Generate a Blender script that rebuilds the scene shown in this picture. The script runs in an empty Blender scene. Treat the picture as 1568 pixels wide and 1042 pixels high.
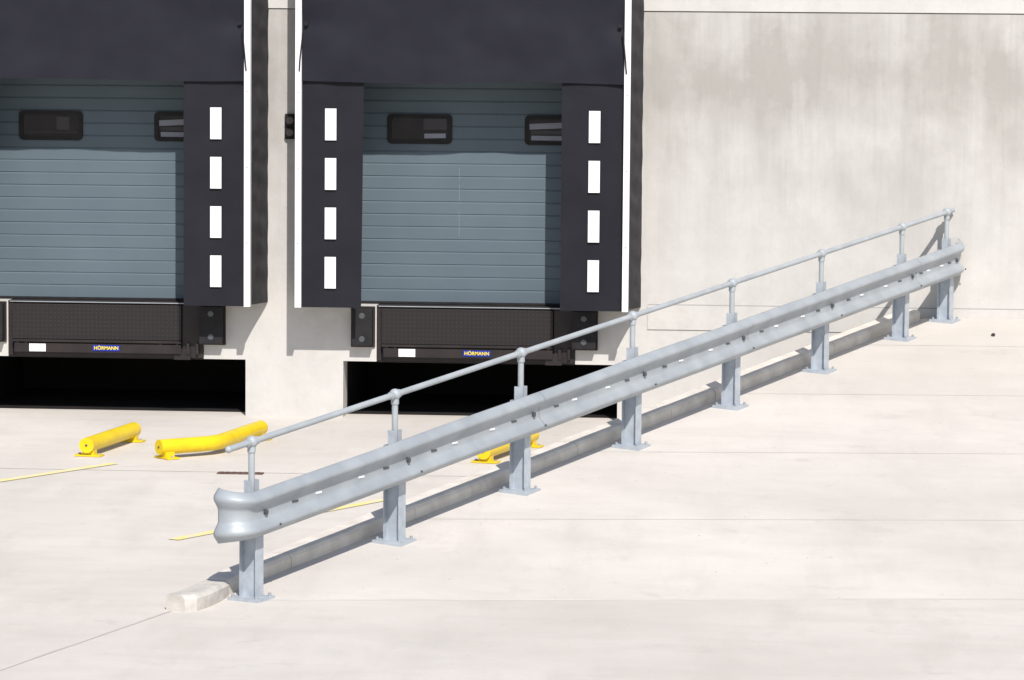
import bpy, math, random
from mathutils import Vector, Matrix, noise
random.seed(4)
R=math.radians
sc=bpy.context.scene
sc.view_settings.view_transform='Standard'
sc.view_settings.look='None'
sc.view_settings.exposure=0

# ---------------------------------------------------------------- materials
def mat(name, col, rough=0.8, metal=0.0, var=None, scale=3.0, bump=0.0, bscale=40.0, spec=0.3, detail=6):
    m=bpy.data.materials.new(name); m.use_nodes=True
    nt=m.node_tree; N=nt.nodes; L=nt.links
    b=N['Principled BSDF']
    b.inputs['Roughness'].default_value=rough
    b.inputs['Metallic'].default_value=metal
    b.inputs['Specular IOR Level'].default_value=spec
    b.inputs['Base Color'].default_value=(*col,1)
    tc=N.new('ShaderNodeTexCoord')
    if var:
        n=N.new('ShaderNodeTexNoise'); n.inputs['Scale'].default_value=scale; n.inputs['Detail'].default_value=detail
        L.new(tc.outputs['Object'],n.inputs['Vector'])
        r=N.new('ShaderNodeValToRGB')
        r.color_ramp.elements[0].position=0.32; r.color_ramp.elements[1].position=0.68
        r.color_ramp.elements[0].color=(*var,1); r.color_ramp.elements[1].color=(*col,1)
        L.new(n.outputs['Fac'],r.inputs['Fac']); L.new(r.outputs['Color'],b.inputs['Base Color'])
    if bump:
        n2=N.new('ShaderNodeTexNoise'); n2.inputs['Scale'].default_value=bscale; n2.inputs['Detail'].default_value=6
        L.new(tc.outputs['Object'],n2.inputs['Vector'])
        bp=N.new('ShaderNodeBump'); bp.inputs['Strength'].default_value=bump; bp.inputs['Distance'].default_value=0.01
        L.new(n2.outputs['Fac'],bp.inputs['Height']); L.new(bp.outputs['Normal'],b.inputs['Normal'])
    return m

def noise_node(nt,tc,sc_vec,scale,detail,lo,hi,rough=0.5,rot=(0,0,0)):
    N=nt.nodes; L=nt.links
    mp=N.new('ShaderNodeMapping'); mp.inputs['Scale'].default_value=sc_vec; mp.inputs['Rotation'].default_value=rot
    L.new(tc.outputs['Object'],mp.inputs['Vector'])
    n=N.new('ShaderNodeTexNoise'); n.inputs['Scale'].default_value=scale; n.inputs['Detail'].default_value=detail
    n.inputs['Roughness'].default_value=rough
    L.new(mp.outputs['Vector'],n.inputs['Vector'])
    mr=N.new('ShaderNodeMapRange'); mr.inputs['From Min'].default_value=lo; mr.inputs['From Max'].default_value=hi
    L.new(n.outputs['Fac'],mr.inputs['Value'])
    return mr.outputs['Result']

def mixc(nt,fac,a,b,mode='MIX'):
    m=nt.nodes.new('ShaderNodeMix'); m.data_type='RGBA'; m.blend_type=mode
    for s,v in ((0,fac),(6,a),(7,b)):
        if isinstance(v,(int,float)): m.inputs[s].default_value=v
        elif isinstance(v,tuple): m.inputs[s].default_value=(*v,1)
        else: nt.links.new(v,m.inputs[s])
    return m.outputs[2]
def mathn(nt,op,a,b=0.0):
    m=nt.nodes.new('ShaderNodeMath'); m.operation=op
    for i,v in enumerate((a,b)):
        if isinstance(v,(int,float)): m.inputs[i].default_value=v
        else: nt.links.new(v,m.inputs[i])
    return m.outputs[0]

def wall_mat():
    m=bpy.data.materials.new('precast_concrete'); m.use_nodes=True
    nt=m.node_tree; N=nt.nodes; L=nt.links; b=N['Principled BSDF']
    b.inputs['Roughness'].default_value=0.9; b.inputs['Specular IOR Level'].default_value=0.15
    tc=N.new('ShaderNodeTexCoord')
    sep=N.new('ShaderNodeSeparateXYZ'); L.new(tc.outputs['Object'],sep.inputs[0])
    streak=noise_node(nt,tc,(2.6,2.6,0.30),1.5,6,0.45,0.72,0.62)
    fine=noise_node(nt,tc,(11,11,0.5),1.5,4,0.48,0.78,0.6)
    blot=noise_node(nt,tc,(1,1,0.9),0.8,8,0.42,0.60,0.62)
    blot2=noise_node(nt,tc,(1,1,1),2.6,8,0.44,0.66,0.70)
    blot3=noise_node(nt,tc,(1,1,1),0.55,4,0.46,0.62,0.5)
    spk=noise_node(nt,tc,(1,1,1),14,6,0.3,0.8,0.7)
    zg=N.new('ShaderNodeMapRange'); L.new(sep.outputs['Z'],zg.inputs['Value'])
    zg.inputs['From Min'].default_value=1.4; zg.inputs['From Max'].default_value=3.6
    zg.inputs['To Min'].default_value=0.14; zg.inputs['To Max'].default_value=1.0
    above=mathn(nt,'LESS_THAN',sep.outputs['Z'],4.378)
    zz=mathn(nt,'MULTIPLY',zg.outputs[0],above)
    s=mathn(nt,'ADD',mathn(nt,'MULTIPLY',streak,0.42),mathn(nt,'MULTIPLY',blot,0.60))
    s=mathn(nt,'ADD',s,0.34)
    s=mathn(nt,'MULTIPLY',s,zz)
    c=mixc(nt,s,(0.585,0.568,0.543),(0.350,0.334,0.310))
    c=mixc(nt,mathn(nt,'MULTIPLY',mathn(nt,'MULTIPLY',fine,zz),0.36),c,(0.32,0.304,0.28))
    c=mixc(nt,mathn(nt,'MULTIPLY',blot2,0.32),c,(0.39,0.375,0.352))
    c=mixc(nt,mathn(nt,'MULTIPLY',blot3,0.22),c,(0.42,0.405,0.38))
    c=mixc(nt,mathn(nt,'MULTIPLY',spk,0.20),c,(0.40,0.39,0.375))
    L.new(c,b.inputs['Base Color'])
    bp=N.new('ShaderNodeBump'); bp.inputs['Strength'].default_value=0.15; bp.inputs['Distance'].default_value=0.01
    L.new(spk,bp.inputs['Height']); L.new(bp.outputs['Normal'],b.inputs['Normal'])
    return m

def ground_mat(name,base,dark,ang):
    m=bpy.data.materials.new(name); m.use_nodes=True
    nt=m.node_tree; N=nt.nodes; L=nt.links; b=N['Principled BSDF']
    b.inputs['Roughness'].default_value=0.88; b.inputs['Specular IOR Level'].default_value=0.2
    tc=N.new('ShaderNodeTexCoord')
    big=noise_node(nt,tc,(1,1,1),0.30,7,0.38,0.66,0.62)
    broom=noise_node(nt,tc,(0.9,2.2,1),1.0,6,0.46,0.68,0.64,(0,0,ang))
    broom2=noise_node(nt,tc,(2.6,0.6,1),0.8,6,0.50,0.70,0.62,(0,0,ang+0.5))
    fine=noise_node(nt,tc,(1,1,1),22,6,0.35,0.8,0.7)
    spots=noise_node(nt,tc,(1,1,1),1.9,8,0.58,0.74,0.72)
    specks=noise_node(nt,tc,(1,1,1),26,2,0.73,0.77,0.5)
    c=mixc(nt,mathn(nt,'MULTIPLY',big,0.65),base,dark)
    c=mixc(nt,mathn(nt,'MULTIPLY',broom,0.42),c,dark)
    c=mixc(nt,mathn(nt,'MULTIPLY',broom2,0.5),c,dark)
    c=mixc(nt,mathn(nt,'MULTIPLY',fine,0.22),c,dark)
    c=mixc(nt,mathn(nt,'MULTIPLY',spots,0.5),c,tuple(x*0.82 for x in dark))
    c=mixc(nt,mathn(nt,'MULTIPLY',specks,0.6),c,(0.2,0.18,0.16))
    L.new(c,b.inputs['Base Color'])
    bp=N.new('ShaderNodeBump'); bp.inputs['Strength'].default_value=0.15; bp.inputs['Distance'].default_value=0.006
    L.new(fine,bp.inputs['Height']); L.new(bp.outputs['Normal'],b.inputs['Normal'])
    return m

M_wall=wall_mat()
M_yard=ground_mat('yard_concrete',(0.665,0.620,0.567),(0.515,0.477,0.432),0.3)
M_ramp=ground_mat('ramp_concrete',(0.66,0.615,0.563),(0.510,0.473,0.428),0.1)
M_kerb=mat('kerb_concrete',(0.74,0.69,0.62),0.95,var=(0.58,0.535,0.475),scale=5,bump=0.4,bscale=25)
M_kerbend=mat('kerb_end_concrete',(0.58,0.55,0.505),0.95,var=(0.45,0.425,0.385),scale=9,bump=0.5,bscale=25)
M_joint=mat('joint_sealant',(0.53,0.495,0.455),0.9,var=(0.62,0.58,0.535),scale=1.6)
M_jwall=mat('wall_joint',(0.34,0.33,0.315),0.9)
M_jdark=mat('roof_felt',(0.16,0.155,0.15),0.9)
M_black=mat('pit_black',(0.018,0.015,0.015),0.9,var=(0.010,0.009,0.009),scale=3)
M_curtain=mat('pvc_curtain',(0.018,0.018,0.026),0.6,var=(0.014,0.014,0.021),scale=2.5,bump=0.2,bscale=3,spec=0.16)
M_flap=mat('pvc_flap',(0.017,0.017,0.023),0.65,var=(0.013,0.013,0.018),scale=3,spec=0.16)
M_side=mat('fabric_side',(0.045,0.043,0.045),0.8,var=(0.025,0.024,0.026),scale=6,bump=0.4,bscale=12)
M_white=mat('white_paint',(0.80,0.80,0.80),0.5,var=(0.74,0.74,0.74),scale=9)
M_door=mat('door_steel',(0.112,0.144,0.168),0.6,var=(0.099,0.130,0.153),scale=1.5,spec=0.12)
M_doorl=mat('door_scuff',(0.19,0.22,0.24),0.7)
M_rubber=mat('black_rubber',(0.018,0.016,0.018),0.7,var=(0.010,0.010,0.011),scale=8,bump=0.3)
M_steelblk=mat('black_steel',(0.018,0.014,0.015),0.5,var=(0.030,0.023,0.022),scale=4)
M_galv=mat('galvanised_steel',(0.375,0.405,0.43),0.5,metal=0.15,var=(0.30,0.33,0.355),scale=4,bump=0.05,bscale=60,spec=0.45,detail=8)
M_rail=mat('galvanised_rail',(0.41,0.44,0.46),0.55,metal=0.1,var=(0.34,0.37,0.39),scale=5,spec=0.4,detail=3)
M_post=mat('galvanised_post',(0.46,0.50,0.545),0.5,metal=0.15,var=(0.36,0.40,0.445),scale=12,spec=0.5)
M_bolt=mat('bolt_dark',(0.10,0.11,0.12),0.5,metal=0.5)
M_seam=mat('lap_seam',(0.17,0.185,0.20),0.6,metal=0.2)
M_yellow=mat('yellow_paint',(0.80,0.60,0.008),0.4,var=(0.72,0.50,0.01),scale=6,spec=0.4)
M_yline=mat('worn_yellow_line',(0.84,0.69,0.18),0.85,var=(0.70,0.64,0.50),scale=7)
M_blue=mat('label_blue',(0.01,0.03,0.30),0.4)
M_lyel=mat('label_yellow',(0.85,0.65,0.02),0.4)
M_rust=mat('rusty_iron',(0.16,0.10,0.08),0.8,var=(0.08,0.05,0.04),scale=30)
M_stone=mat('dark_stone',(0.06,0.055,0.05),0.9)
M_panedark=mat('pane_backing_dark',(0.030,0.025,0.025),0.8,var=(0.016,0.014,0.014),scale=4)  # dark backing right behind the panes, no room modelled
M_refl2=mat('pane_reflection_mid',(0.08,0.075,0.075),0.8)  # mid grey of the reflections painted into the door panes
M_refl3=mat('pane_reflection_light',(0.45,0.47,0.5),0.8)  # light tone of the reflections painted into the door panes
M_glass=bpy.data.materials.new('window_glass'); M_glass.use_nodes=True
_n=M_glass.node_tree; _n.nodes.remove(_n.nodes['Principled BSDF'])
_t=_n.nodes.new('ShaderNodeBsdfTransparent'); _t.inputs[0].default_value=(0.7,0.7,0.74,1)
_g=_n.nodes.new('ShaderNodeBsdfGlossy'); _g.inputs['Roughness'].default_value=0.06
_m=_n.nodes.new('ShaderNodeMixShader'); _m.inputs[0].default_value=0.02
_n.links.new(_t.outputs[0],_m.inputs[1]); _n.links.new(_g.outputs[0],_m.inputs[2]); _n.links.new(_m.outputs[0],_n.nodes['Material Output'].inputs[0])
M_lens=mat('lamp_lens',(0.03,0.02,0.02),0.1,spec=0.6)
def plate_mat():
    m=mat('tread_plate',(0.024,0.020,0.021),0.5)
    nt=m.node_tree;N=nt.nodes;L=nt.links;b=N['Principled BSDF']
    tc=N.new('ShaderNodeTexCoord'); v=N.new('ShaderNodeTexVoronoi'); v.inputs['Scale'].default_value=22
    v.inputs['Randomness'].default_value=0.0
    L.new(tc.outputs['Object'],v.inputs['Vector'])
    r=N.new('ShaderNodeValToRGB'); r.color_ramp.elements[0].position=0.2; r.color_ramp.elements[1].position=0.35
    r.color_ramp.elements[0].color=(0.036,0.030,0.030,1); r.color_ramp.elements[1].color=(0.018,0.015,0.016,1)
    L.new(v.outputs['Distance'],r.inputs['Fac']); L.new(r.outputs['Color'],b.inputs['Base Color'])
    return m
M_plate=plate_mat()

# ---------------------------------------------------------------- mesh helpers
class MB:
    def __init__(s): s.v=[];s.f=[];s.m=[];s.mats=[]
    def mi(s,m):
        if m not in s.mats: s.mats.append(m)
        return s.mats.index(m)
    def face(s,pts,m):
        i=len(s.v); s.v+= [tuple(p) for p in pts]; s.f.append(tuple(range(i,i+len(pts)))); s.m.append(s.mi(m))
    def box(s,x0,x1,y0,y1,z0,z1,m,T=None):
        c=[(x0,y0,z0),(x1,y0,z0),(x1,y1,z0),(x0,y1,z0),(x0,y0,z1),(x1,y0,z1),(x1,y1,z1),(x0,y1,z1)]
        if T: c=[T(*p) for p in c]
        i=len(s.v); s.v+=c
        for q in ((0,3,2,1),(4,5,6,7),(0,1,5,4),(1,2,6,5),(2,3,7,6),(3,0,4,7)):
            s.f.append(tuple(i+k for k in q)); s.m.append(s.mi(m))
    def grid(s,rows,m,flip=False):
        i=len(s.v); nr=len(rows); nc=len(rows[0])
        for r in rows: s.v+=[tuple(p) for p in r]
        for a in range(nr-1):
            for b in range(nc-1):
                q=(i+a*nc+b,i+a*nc+b+1,i+(a+1)*nc+b+1,i+(a+1)*nc+b)
                s.f.append(q[::-1] if flip else q); s.m.append(s.mi(m))
    def tube(s,pts,r,m,n=12,cap=True):
        pts=[Vector(p) for p in pts]; rings=[]
        up=Vector((0,0,1))
        for k,p in enumerate(pts):
            d=(pts[min(k+1,len(pts)-1)]-pts[max(k-1,0)]).normalized()
            a=d.cross(up)
            if a.length<1e-3: a=d.cross(Vector((1,0,0)))
            a.normalize(); c=a.cross(d).normalized()
            rr=r[k] if isinstance(r,(list,tuple)) else r
            rings.append([p+a*math.cos(2*math.pi*j/n)*rr+c*math.sin(2*math.pi*j/n)*rr for j in range(n)])
        i=len(s.v)
        for g in rings: s.v+=[tuple(q) for q in g]
        for k in range(len(pts)-1):
            for j in range(n):
                s.f.append((i+k*n+j,i+k*n+(j+1)%n,i+(k+1)*n+(j+1)%n,i+(k+1)*n+j)); s.m.append(s.mi(m))
        if cap:
            s.f.append(tuple(i+j for j in range(n))[::-1]); s.m.append(s.mi(m))
            b=i+(len(pts)-1)*n
            s.f.append(tuple(b+j for j in range(n))); s.m.append(s.mi(m))
    def ball(s,c,r,m,n=12):
        c=Vector(c); i=len(s.v); st=8
        for a in range(1,st):
            th=math.pi*a/st
            for j in range(n):
                ph=2*math.pi*j/n
                s.v.append((c.x+r*math.sin(th)*math.cos(ph),c.y+r*math.sin(th)*math.sin(ph),c.z+r*math.cos(th)))
        t=len(s.v); s.v.append((c.x,c.y,c.z+r)); s.v.append((c.x,c.y,c.z-r))
        k=s.mi(m)
        for a in range(st-2):
            for j in range(n):
                s.f.append((i+a*n+j,i+(a+1)*n+j,i+(a+1)*n+(j+1)%n,i+a*n+(j+1)%n)); s.m.append(k)
        for j in range(n):
            s.f.append((t,i+j,i+(j+1)%n)); s.m.append(k)
            b=i+(st-2)*n; s.f.append((t+1,b+(j+1)%n,b+j)); s.m.append(k)
    def obj(s,name,parent=None,smooth=False,bevel=0):
        me=bpy.data.meshes.new(name); me.from_pydata(s.v,[],s.f)
        for m in s.mats: me.materials.append(m)
        me.polygons.foreach_set('material_index',s.m)
        if smooth: me.polygons.foreach_set('use_smooth',[True]*len(s.f))
        me.update()
        o=bpy.data.objects.new(name,me); sc.collection.objects.link(o)
        if smooth:
            try:
                bpy.context.view_layer.objects.active=o; o.select_set(True)
                bpy.ops.object.shade_smooth_by_angle(angle=R(40)); o.select_set(False)
            except Exception: pass
        if bevel:
            b=o.modifiers.new('b','BEVEL'); b.width=bevel; b.segments=2; b.limit_method='ANGLE'
        if parent: o.parent=parent
        return o
def empty(name):
    e=bpy.data.objects.new(name,None); sc.collection.objects.link(e); return e

# ---------------------------------------------------------------- ground
g=MB(); g.face([(-300,-300,0),(300,-300,0),(300,300,0),(-300,300,0)],M_yard); g.obj('ground')

P0=Vector((-0.938,-12.278)); Dv=Vector((5.532,12.08)).normalized(); Nv=Vector((-Dv.y,Dv.x))
STEP=13.287/6.6
RT=1.165
def rz(y): return max(0.0,RT*(y+12.3)/12.3)
def bp3(s,p,z=0.0,follow=True):
    q=P0+Dv*s+Nv*p
    return (q.x,q.y,z+(rz((P0+Dv*s).y) if follow else 0))

KI=0.245; KO=0.46
def kx(y,p):
    s=(y-P0.y-Nv.y*p)/Dv.y
    return P0.x+Dv.x*s+Nv.x*p
def yf(x): return min(-10.6,-12.3+0.136*(x+0.94))
xs0=[kx(-12.3,KI+0.02)]+[0,2,4,6,8,10,12,40]
xs1=[kx(0,KI+0.02)]+[5,6,7,8.5,10,12,14,40]
def ramp_pt(c,t,dz=0.0):
    a=int(min(len(xs0)-2,math.floor(c))); f=c-a
    x0=xs0[a]*(1-f)+xs0[a+1]*f; x1=xs1[a]*(1-f)+xs1[a+1]*f
    y0=yf(xs0[a])*(1-f)+yf(xs0[a+1])*f
    return (x0+(x1-x0)*t, y0*(1-t)+0.0*t, 0.002+(RT-0.002)*t+dz)
rm=MB()
rows=[[ramp_pt(c,t/12) for c in range(len(xs0))] for t in range(13)]
rm.grid(rows,M_ramp)
rm.grid([[ramp_pt(0,t/12) for t in range(13)],[(ramp_pt(0,t/12)[0],ramp_pt(0,t/12)[1],-0.1) for t in range(13)]],M_ramp)
rm.grid([[ramp_pt(c,0) for c in range(len(xs0))],[(*ramp_pt(c,0)[:2],-0.05) for c in range(len(xs0))]],M_ramp)
ramp=rm.obj('ramp')
jm=MB()
def strip(a,b,w,m,mb):
    a=Vector(a);b=Vector(b); d=(b-a).normalized(); n=Vector((-d.y,d.x,0))*w/2
    mb.face([a-n,b-n,b+n,a+n],m)
for t in (0.215,0.43,0.65,0.865):
    for c in range(len(xs0)-2):
        a=ramp_pt(c,t,0.002); b=ramp_pt(c+1,t,0.002); a2=ramp_pt(c,t+0.0009,0.002); b2=ramp_pt(c+1,t+0.0009,0.002)
        jm.face([a,b,b2,a2],M_joint)
for c in range(len(xs0)-2):
    a=ramp_pt(c,0); b=ramp_pt(c+1,0)
    jm.face([(a[0],a[1]-0.012,0.0040),(b[0],b[1]-0.012,0.0040),(b[0],b[1]+0.012,0.0046),(a[0],a[1]+0.012,0.0046)],M_joint)
    jm.face([(a[0],a[1]-0.022,0.0010),(b[0],b[1]-0.022,0.0010),(b[0],b[1]-0.012,0.0040),(a[0],a[1]-0.012,0.0040)],M_joint)
strip((-1.43,-12.85,0.003),(-4.1,-22.4,0.003),0.03,M_joint,jm)
strip((-30,-5.0,0.003),(kx(-4.9,KO)-0.02,-4.9,0.003),0.018,M_joint,jm)
jm.obj('concrete_joints')

yl=MB()
strip((-2.024,-9.37,0.004),(-0.602,-6.66,0.004),0.11,M_yline,yl)
strip((-5.3,-7.84,0.004),(-3.464,-4.41,0.004),0.11,M_yline,yl)
yo=yl.obj('yellow_lane_marking'); yo.location.z=0.002

# kerb
kb=MB()
SEG=0.915
s=-0.71; k=0; end=13.2
def ksh(s):
    u=min(1,max(0,(0.35-s)/1.05)); return -0.20*u*u*(3-2*u)
while s<end:
    e=min(s+SEG,end) if k else 0.0; j=0.003 if k else 0.0
    s0=s+j; s1=e-0.003
    jig=random.uniform(-0.004,0.004); jz=random.uniform(-0.003,0.003)
    def sec(ss,pi=KI,po=KO):
        h=0.122+jz; q=jig+ksh(ss)
        return [bp3(ss,pi+q,-0.08),bp3(ss,pi+q,h-0.03),bp3(ss,pi+q+0.02,h-0.006),bp3(ss,pi+q+0.04,h),
                bp3(ss,po+q-0.02,h),bp3(ss,po+q,h-0.015),(*bp3(ss,po+q)[:2],-0.05)]
    n=8 if k<3 else 2
    st=[sec(s0+(s1-s0)*i/n) for i in range(n+1)]
    if k==0:
        st=[sec(s0,KI+0.055),sec(s0+0.03,KI+0.022),sec(s0+0.08,KI)]+st[2:]
    mm=M_kerbend if k==0 else M_kerb
    kb.grid(st,mm)
    kb.face(st[0],mm); kb.face(st[-1][::-1],mm)
    s=e;k+=1
kb.obj('kerb')

# ---------------------------------------------------------------- warehouse
wh=empty('warehouse')
w=MB()
SP=4.015
bays=[0.0,-SP]
XL,XR=-40,40
def band(z0,z1,holes,y0=0.0,y1=0.35):
    x=XL
    for a,b in sorted(holes):
        w.box(x,a,y0,y1,z0,z1,M_wall); x=b
    w.box(x,XR,y0,y1,z0,z1,M_wall)
band(-0.1,0.61,[(-1.82+o,1.135+o) for o in bays])
band(0.61,1.215,[(-1.46+o,0.68+o) for o in bays])
band(1.215,3.75,[(-1.85+o,1.0+o) for o in bays])
band(3.75,4.372,[])
band(4.385,9.0,[],-0.012,0.35)
w.box(XL,XR,0.02,0.34,4.3725,4.3845,M_jwall)
w.obj('wall',wh)
sh=MB()
sh.box(XL,XL+0.3,0.352,30,-0.1,9,M_wall); sh.box(XR-0.3,XR,0.352,30,-0.1,9,M_wall); sh.box(XL+0.3,XR-0.3,29.7,30,-0.1,9,M_wall)
sh.box(XL+0.3,XR-0.3,0.352,29.698,8.6,8.8,M_jdark)
sh.obj('rear_walls_and_roof',wh)
wj=MB()
wj.box(1.45,XR,-0.004,-0.001,1.262,1.270,M_jwall)
wj.box(1.45,XR,-0.012,-0.001,1.0,1.261,M_wall)
wj.obj('skirting_band',wh)

def rrect(cx,cz,wd,ht,r,y,n=5):
    pts=[]
    for (sx,sz,a0) in ((1,1,0),(-1,1,90),(-1,-1,180),(1,-1,270)):
        for k in range(n+1):
            a=R(a0+90*k/n)
            pts.append((cx+sx*(wd/2-r)+r*math.cos(a)*1.0, y, cz+sz*(ht/2-r)+r*math.sin(a)))
    return pts
DY=0.23
for bi,o in enumerate(bays):
    d=MB(); prof=[]
    z=1.245; pitch=0.1357
    while z<3.75:
        prof+= [(DY,z),(DY,z+pitch-0.020),(DY+0.009,z+pitch-0.0025)]
        z+=pitch
    rows=[[(-1.85+o,y,zz) for y,zz in prof],[(1.0+o,y,zz) for y,zz in prof]]
    d.grid(rows,M_door,flip=True)
    d.box(-1.85+o,1.0+o,DY-0.02,DY+0.02,1.222,1.245,M_rubber)
    if bi==0:
        for zz,hh in ((2.55,0.14),(2.33,0.18),(2.12,0.10),(1.95,0.16)):
            d.box(-0.60+o,-0.596+o,DY-0.0015,DY-0.0005,zz,zz+hh,M_doorl)
    d.obj('sectional_door',wh)
    wn=MB()
    for wi,cx in enumerate((-1.030,0.452)):
        f0=DY-0.018
        outer=rrect(cx+o,3.105,0.70,0.32,0.05,f0); inner=rrect(cx+o,3.105,0.61,0.235,0.035,f0)
        innb=[(p[0],DY-0.008,p[2]) for p in inner]; outb=[(p[0],DY-0.0015,p[2]) for p in outer]
        back=[(p[0],DY-0.002,p[2]) for p in inner]
        n=len(outer)
        for k in range(n):
            q=(k+1)%n
            wn.face([outer[k],outer[q],inner[q],inner[k]],M_rubber)
            wn.face([outer[k],outb[k],outb[q],outer[q]],M_rubber)
            wn.face([inner[k],inner[q],back[q],back[k]],M_rubber)
        wn.face(innb,M_glass)
        wn.face(back,M_panedark)
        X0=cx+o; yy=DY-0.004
        def q4(x0,x1,z0,z1,m,sl=0.0,y=yy): wn.face([(X0+x0,y,z0),(X0+x1,y,z0+sl),(X0+x1,y,z1+sl),(X0+x0,y,z1)],m)  # flat quad on the backing, paints a reflection into the pane
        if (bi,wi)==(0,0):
            q4(0.04,0.29,3.10,3.215,M_refl2); q4(0.05,0.28,3.005,3.055,M_refl3,0.005,yy-0.001)
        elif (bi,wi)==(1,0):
            q4(0.06,0.20,3.06,3.20,M_refl2); q4(-0.28,0.28,3.03,3.035,M_refl2,0,yy-0.001)
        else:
            q4(-0.30,0.29,3.11,3.17,M_refl3,0.03); q4(-0.28,0.2,2.995,3.045,M_refl3,-0.003,yy-0.001); q4(-0.28,0.29,3.06,3.10,M_refl2,0,yy-0.0015)
    wn.obj('door_windows',wh)
    p=MB()
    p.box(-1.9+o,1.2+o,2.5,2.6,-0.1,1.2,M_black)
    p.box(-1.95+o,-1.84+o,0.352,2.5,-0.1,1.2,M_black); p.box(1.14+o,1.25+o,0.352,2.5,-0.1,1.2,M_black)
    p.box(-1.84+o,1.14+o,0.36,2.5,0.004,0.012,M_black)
    p.obj('leveller_pit',wh)

    e=empty('dock_leveller')
    l=MB()
    l.box(-1.455+o,0.675+o,-0.01,2.4,1.195,1.218,M_steelblk)
    l.box(-1.44+o,0.67+o,-0.014,-0.011,1.203,1.212,M_galv)
    l.box(-1.405+o,0.44+o,-0.035,-0.004,0.805,1.185,M_plate)
    l.box(-1.455+o,-1.41+o,0.0,0.05,0.62,1.19,M_steelblk)
    l.box(0.45+o,0.675+o,-0.015,0.03,0.62,1.19,M_steelblk)
    l.box(-1.455+o,0.675+o,0.03,0.20,0.60,0.80,M_steelblk)
    l.box(-1.40+o,0.44+o,-0.06,0.0,0.775,0.80,M_steelblk)
    l.box(-1.38+o,0.44+o,-0.02,0.02,0.62,0.665,M_steelblk)
    for x in (-1.36,-1.27,0.2,0.38,0.5,0.6): l.box(x+o,x+0.03+o,-0.05,0.02,0.66,0.78,M_steelblk)
    l.box(0.36+o,0.54+o,-0.04,0.02,0.60,0.72,M_steelblk)
    l.obj('deck_and_lip',e,bevel=0.003)
    lb=MB()
    lb.box(-1.215+o,-1.035+o,-0.068,-0.062,0.672,0.755,M_white)
    lb.box(-0.52+o,-0.225+o,-0.068,-0.062,0.685,0.750,M_blue)
    lb.obj('label_plates',e)
    tx=bpy.data.curves.new('label_text','FONT'); tx.body='HÖRMANN'; tx.size=0.052; tx.align_x='CENTER'; tx.align_y='CENTER'
    tx.extrude=0.001; tx.materials.append(M_lyel); tx.offset=0.001
    to=bpy.data.objects.new('label_text',tx); sc.collection.objects.link(to)
    to.location=(-0.3725+o,-0.071,0.7165); to.rotation_euler=(R(90),0,0); to.parent=e
    lc=MB(); lc.box(-1.38+o,0.44+o,-0.061,-0.045,0.665,0.76,M_steelblk); lc.obj('label_rail',e)
    for x0,x1 in ((-1.735,-1.475),(0.63,0.92)):
        b=MB()
        b.box(x0+o,x1+o,-0.022,-0.002,0.765,1.205,M_steelblk)
        b.box(x0+0.02+o,x1-0.02+o,-0.13,-0.023,0.785,1.185,M_rubber)
        for zz in (0.86,1.11):
            b.tube([((x0+x1)/2+o,-0.129,zz),((x0+x1)/2+o,-0.134,zz)],0.032,M_bolt)
        b.obj('dock_bumper',None,bevel=0.006)

    S=empty('dock_shelter'); c=-0.505+o; YF=-0.5
    t=MB(); rows=[]
    for i in range(41):
        zz=3.613+(5.4-3.613)*i/40; row=[]
        for j in range(69):
            xx=-1.70+3.40*j/68
            dy=0.026*noise.noise(Vector((xx*1.3+o,zz*2.1,3.1)))+0.010*noise.noise(Vector((xx*4+o,zz*4,1.0)))
            for sx in (-1,1):
                r2=((xx-1.655*sx)/0.25)**2+((zz-4.22)/0.12)**2
                dy+=0.022*math.exp(-r2)
            dz=(0.010*math.sin(xx*2.2+o)) if i==0 else 0
            row.append((c+xx,YF+dy-0.012,zz+dz))
        rows.append(row)
    t.grid(rows,M_curtain)
    t.obj('head_curtain',S,smooth=True)
    f=MB()
    for sgn in (-1,1):
        rows=[]
        for i in range(25):
            zz=1.222+(3.66-1.222)*i/24; row=[]
            for j in range(9):
                u=j/8; a=1.047+ (0.02*(1-i/24) if sgn<0 else 0.0); xx=(a+(1.71-a)*u)*sgn
                dy=0.012*noise.noise(Vector((xx*2+o*2,zz*1.2,7)))*(1-u)
                row.append((c+xx,YF+0.024+dy,zz))
            rows.append(row)
        f.grid(rows,M_flap,flip=(sgn<0))
    f.obj('side_flaps',S,smooth=True)
    ds=MB()
    for sgn in (-1,1):
        for k in range(4):
            z1=3.330-0.523*k
            ds.box(c+1.395*sgn-0.06,c+1.395*sgn+0.06,YF+0.002,YF+0.005,z1-0.335,z1,M_white)
    ds.obj('guide_stripes',S)
    st=MB()
    for sgn in (-1,1):
        a,b=sorted((1.703*sgn,1.768*sgn))
        st.box(c+a,c+b,YF-0.04,YF+0.045,1.222,5.42,M_white)
        x=c+1.715*sgn
        st.tube([(x-0.03*sgn,YF-0.045,4.15),(x,YF-0.06,3.85),(x+0.01*sgn,YF-0.045,3.72)],0.008,M_rubber,8)
        st.tube([(c+1.655*sgn,YF-0.03,4.22),(c+1.655*sgn,YF-0.0,4.22)],0.022,M_rubber,10)
        for zz in (1.9,2.7,3.5): st.tube([(x+0.02*sgn,YF-0.044,zz),(x+0.02*sgn,YF-0.03,zz)],0.006,M_bolt,8)
    st.obj('edge_profiles',S)
    sd=MB()
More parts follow.
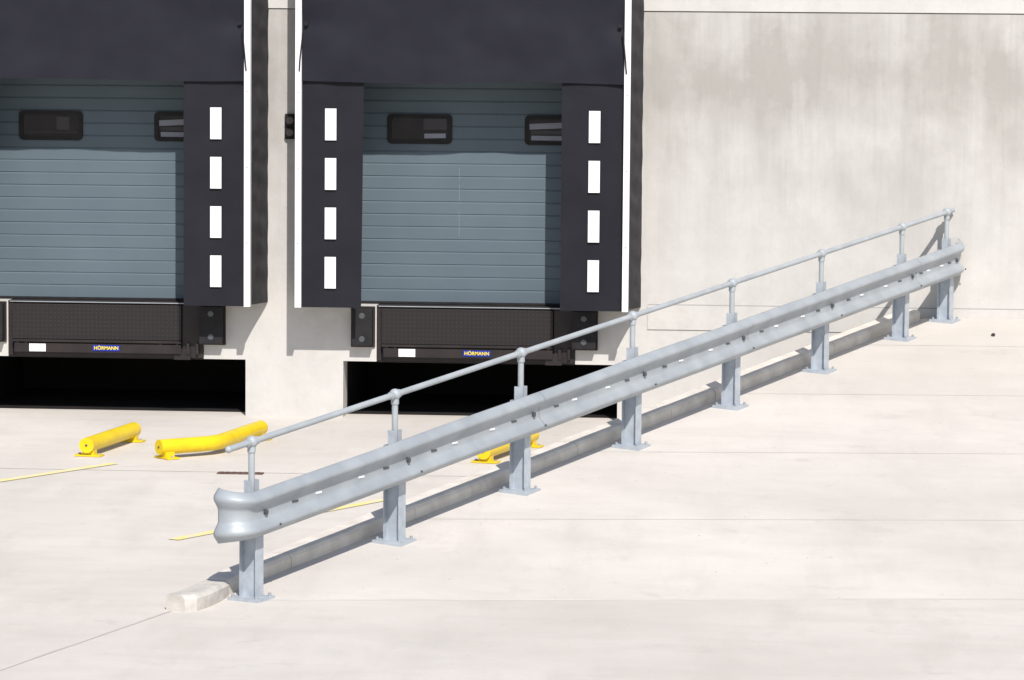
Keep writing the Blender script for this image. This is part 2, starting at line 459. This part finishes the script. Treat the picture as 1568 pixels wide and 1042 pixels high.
    for sgn in (-1,1):
        rows=[]
        flare=0.12 if sgn>0 else 0.0
        for i in range(241):
            zz=1.235+(5.4-1.235)*i/240; row=[]
            for j in range(9):
                u=j/8
                yy=YF+0.045+(0-0.003-YF-0.045)*u
                ph=zz*24+u*3.0+1.5*noise.noise(Vector((zz*1.5,o,2)))
                xx=1.76+flare*u+0.008*math.sin(ph)*math.sin(math.pi*u)+0.001*math.sin(ph)*u+0.006*noise.noise(Vector((u*3,zz*4,o)))*(u)
                row.append((c+xx*sgn,yy,zz))
            rows.append(row)
        sd.grid(rows,M_side,flip=(sgn>0))
    sd.box(c-1.77,c+1.77,YF+0.0,-0.002,5.4,5.44,M_side)
    sd.obj('side_fabric',S,smooth=True)

sl=MB()
sl.box(-2.455,-2.335,-0.03,-0.001,2.99,3.26,M_rubber)
for zz in (3.06,3.19):
    sl.tube([(-2.395,-0.03,zz),(-2.395,-0.07,zz)],0.052,M_rubber,16)
    sl.tube([(-2.395,-0.071,zz),(-2.395,-0.075,zz)],0.038,M_lens,16)
sl.obj('dock_signal_light',None,bevel=0.004)

# ---------------------------------------------------------------- yellow wheel guides
def guide(path):
    G=MB(); r=0.075; pts=[]
    P=[Vector(p) for p in path]
    pts=[P[0]]
    for k in range(1,len(P)-1):
        a=P[k]+(P[k-1]-P[k]).normalized()*0.2; b=P[k]+(P[k+1]-P[k]).normalized()*0.2
        for q in range(9):
            tt=q/8; pts.append(a*(1-tt)**2+P[k]*2*tt*(1-tt)+b*tt*tt)
    pts.append(P[-1])
    G.tube(pts,r,M_yellow,20)
    for q,qq in ((P[0],P[1]),(P[-1],P[-2])):
        d=(qq-q).normalized(); n=Vector((-d.y,d.x,0)); cc=q+d*0.09
        def T(x,y,z): 
            v=cc+d*x+n*y; return (v.x,v.y,z)
        G.box(-0.07,0.07,-0.13,0.13,0.004,0.018,M_yellow,T)
        G.box(-0.05,0.05,-0.06,0.06,0.018,0.07,M_yellow,T)
        for sx in (-0.10,0.10):
            v=cc+n*sx; G.tube([(v.x,v.y,0.018),(v.x,v.y,0.032)],0.014,M_galv,8)
        G.tube([q-d*0.002,q-d*0.006],0.012,M_bolt,8)
    return G.obj('wheel_guide',None,smooth=True)
H=0.115
guide([(-3.83,-3.93,H),(-3.63,-2.49,H)])
guide([(-3.11,-3.98,H),(-2.62,-3.55,H),(-2.39,-2.14,H)])
guide([(0.03,-3.90,H),(0.394,-2.36,H)])

dr=MB(); dr.box(-2.37,-1.94,-5.06,-4.94,-0.02,0.010,M_rust)
for k in range(7): dr.box(-2.35+k*0.058,-2.32+k*0.058,-5.04,-4.96,0.0101,0.014,M_rust)
dr.obj('drain_cover')
bs=MB(); bs.ball((5.05,-1.05,rz(-1.05)+0.012),0.022,M_stone,8); so=bs.obj('loose_stone'); 
for v in so.data.vertices: v.co+=noise.noise_vector(v.co*25)*0.010

# ---------------------------------------------------------------- guard rail
GR=empty('guard_rail')
idx=[0,1,2,3,4,5,6,6.6]
def bz(s): return RT*((P0+Dv*s).y+12.3)/12.3
def B(s,p,z): 
    q=P0+Dv*s+Nv*p; return (q.x,q.y,bz(s)+z)
po=MB(); bl=MB()
for i in idx:
    s=i*STEP
    z0=bz(s)
    def T(x,y,z,s=s,z0=z0):
        q=P0+Dv*(s+x)+Nv*y; return (q.x,q.y,z0+z)
    po.box(-0.12,0.12,-0.13,0.13,-0.02,0.022,M_post,T)
    po.box(-0.05,0.05,-0.072,-0.064,0.02,0.76,M_post,T)
    po.box(-0.05,0.05,0.064,0.072,0.02,0.76,M_post,T)
    po.box(-0.004,0.004,-0.064,0.064,0.02,0.76,M_post,T)
    po.box(-0.04,0.04,-0.105,-0.0725,0.52,0.76,M_post,T)
    po.box(-0.055,-0.047,-0.03,0.03,0.70,0.875,M_post,T); po.box(0.047,0.055,-0.03,0.03,0.70,0.875,M_post,T)
    for sx in (-0.09,0.09):
        for sy in (-0.1,0.1):
            a=T(sx,sy,0.02); b=T(sx,sy,0.045); bl.tube([a,b],0.012,M_galv,8)
po.obj('posts',GR)
W=[(0.000,0.168),(0.008,0.166),(0.034,0.146),(0.054,0.130),(0.062,0.120),(0.064,0.108),(0.060,0.094),(0.026,0.060),(0.014,0.046),(0.009,0.036),(0.008,0.0),
   (0.009,-0.036),(0.014,-0.046),(0.026,-0.060),(0.060,-0.094),(0.064,-0.108),(0.062,-0.120),(0.054,-0.130),(0.034,-0.146),(0.008,-0.166),(0.000,-0.168)]
CZ=0.648
def station(pos2,nrm2,s,hs=1.0,dsc=1.0,zoff=0.0):
    out=[]
    for d,z in W:
        q=pos2+nrm2*d*dsc; out.append((q.x,q.y,bz(s)+CZ+z*hs+zoff))
    return out
beam=MB(); Rn=-Nv
off=0.105
S0,S1=-0.10,6.6*STEP+0.06
rows=[]
# near end terminal: bull-nose, corrugations flattening as it curls to the left
cen=P0+Dv*(S0-0.07)+Rn*(off-0.145)
for k in range(16,-1,-1):
    a=R(112*k/16); f=k/16
    nr=(Rn*math.cos(a)-Dv*math.sin(a))
    pos=cen+nr*(0.145-0.015*f)
    rows.append(station(pos,nr,S0,1+0.20*f**1.6,1-0.30*f))
n=60
for k in range(n+1):
    s=S0+(S1-S0)*k/n
    wob=0.0015*math.sin(s*1.7)
    rows.append(station(P0+Dv*s+Rn*(off+wob),Rn,s,1.0,1.0,0.0015*math.sin(s*2.3+1)))
for k in range(1,7):
    f=k/6; s=S1+0.13*f
    pos=P0+Dv*s+Rn*(off+0.0-0.05*f*f)
    nr=(Rn+Dv*0.5*f).normalized()
    rows.append(station(pos,nr,s,1+0.2*f*f,1-0.2*f))
beam.grid(rows,M_galv)
bo=beam.obj('w_beam',GR,smooth=True)
so=bo.modifiers.new('s','SOLIDIFY'); so.thickness=0.0035; so.offset=0
lp=MB()
for kk in (2,4,6):
    rr=[]
    for s in (kk*STEP+0.10,kk*STEP+0.106):
        rr.append(station(P0+Dv*s+Rn*(off+0.0042),Rn,s))
    lp.grid(rr,M_seam)
lp.obj('lap_seams',GR)
def bolt(s,p,z,r=0.016,l=0.014,m=M_bolt):
    a=Vector(B(s,p,z)); n=Vector((Rn.x,Rn.y,0)); bl.tube([a,a+n*l],r,m,10)
for k in range(8):
    s=idx[k]*STEP
    bolt(s+0.0,-off-0.009,CZ,0.020,0.022)
    bolt(s+0.12,-off-0.064,CZ-0.108,0.009,0.010) 
    if k<7:
        for fr in (0.2,0.36,0.66,0.84):
            ss=s+fr*STEP*(idx[k+1]-idx[k])
            def T(x,y,z,ss=ss):
                q=P0+Dv*(ss+x)+Nv*y; return (q.x,q.y,bz(ss)+z)
            bl.box(-0.04,0.04,-off-0.0155,-off-0.0115,CZ-0.008,CZ+0.008,M_white if fr in (0.36,0.66) else M_bolt,T)
bl.obj('bolts',GR)
hr=MB()
HZ=1.150
hr.tube([B(-0.30,0.0,HZ),B(6.6*STEP+0.17,0.0,HZ)],0.0235,M_rail,14)
hr.ball(B(-0.30,0.0,HZ),0.027,M_rail)
for i in idx:
    s=i*STEP
    hr.tube([B(s,0,0.70),B(s,0,HZ)],0.024,M_rail,12)
    hr.ball(B(s,0,HZ),0.046,M_rail,14)
    hr.tube([B(s,0,HZ-0.075),B(s,0,HZ-0.03)],0.031,M_rail,12)
    hr.tube([B(s-0.065,0,HZ),B(s+0.065,0,HZ)],0.031,M_rail,12)
hr.obj('handrail',GR,smooth=True)

# ---------------------------------------------------------------- light
S=Vector((0.3,-1.0,1.05)).normalized()
el=math.asin(S.z); rot=math.atan2(S.x,S.y)
wd=bpy.data.worlds.new('World'); sc.world=wd; wd.use_nodes=True
nt=wd.node_tree; bg=nt.nodes['Background']; sky=nt.nodes.new('ShaderNodeTexSky')
sky.sky_type='NISHITA'; sky.sun_disc=False; sky.sun_elevation=el; sky.sun_rotation=rot
nt.links.new(sky.outputs[0],bg.inputs['Color']); bg.inputs['Strength'].default_value=0.115
sun=bpy.data.lights.new('sun','SUN'); sun.energy=4.9; sun.angle=R(0.53); sun.color=(1,0.955,0.905)
so=bpy.data.objects.new('sun',sun); sc.collection.objects.link(so)
so.rotation_euler=S.to_track_quat('Z','Y').to_euler(); so.location=(10,-20,30)

# ---------------------------------------------------------------- camera
cam=bpy.data.cameras.new('camera'); co=bpy.data.objects.new('camera',cam); sc.collection.objects.link(co)
yaw=R(4.4); p=R(4.90); r=0.008
fw=Vector((-math.sin(yaw)*math.cos(p),math.cos(yaw)*math.cos(p),-math.sin(p)))
rt=Vector((math.cos(yaw),math.sin(yaw),0)); up=rt.cross(fw)
rt2=rt*math.cos(r)+up*math.sin(r); up2=rt2.cross(fw)
mw=Matrix((rt2,up2,-fw)).transposed().to_4x4(); mw.translation=Vector((2.856,-37.12,4.055))
co.matrix_world=mw
cam.sensor_width=36; cam.lens=122.6; cam.clip_start=0.5; cam.clip_end=2000
sc.camera=co
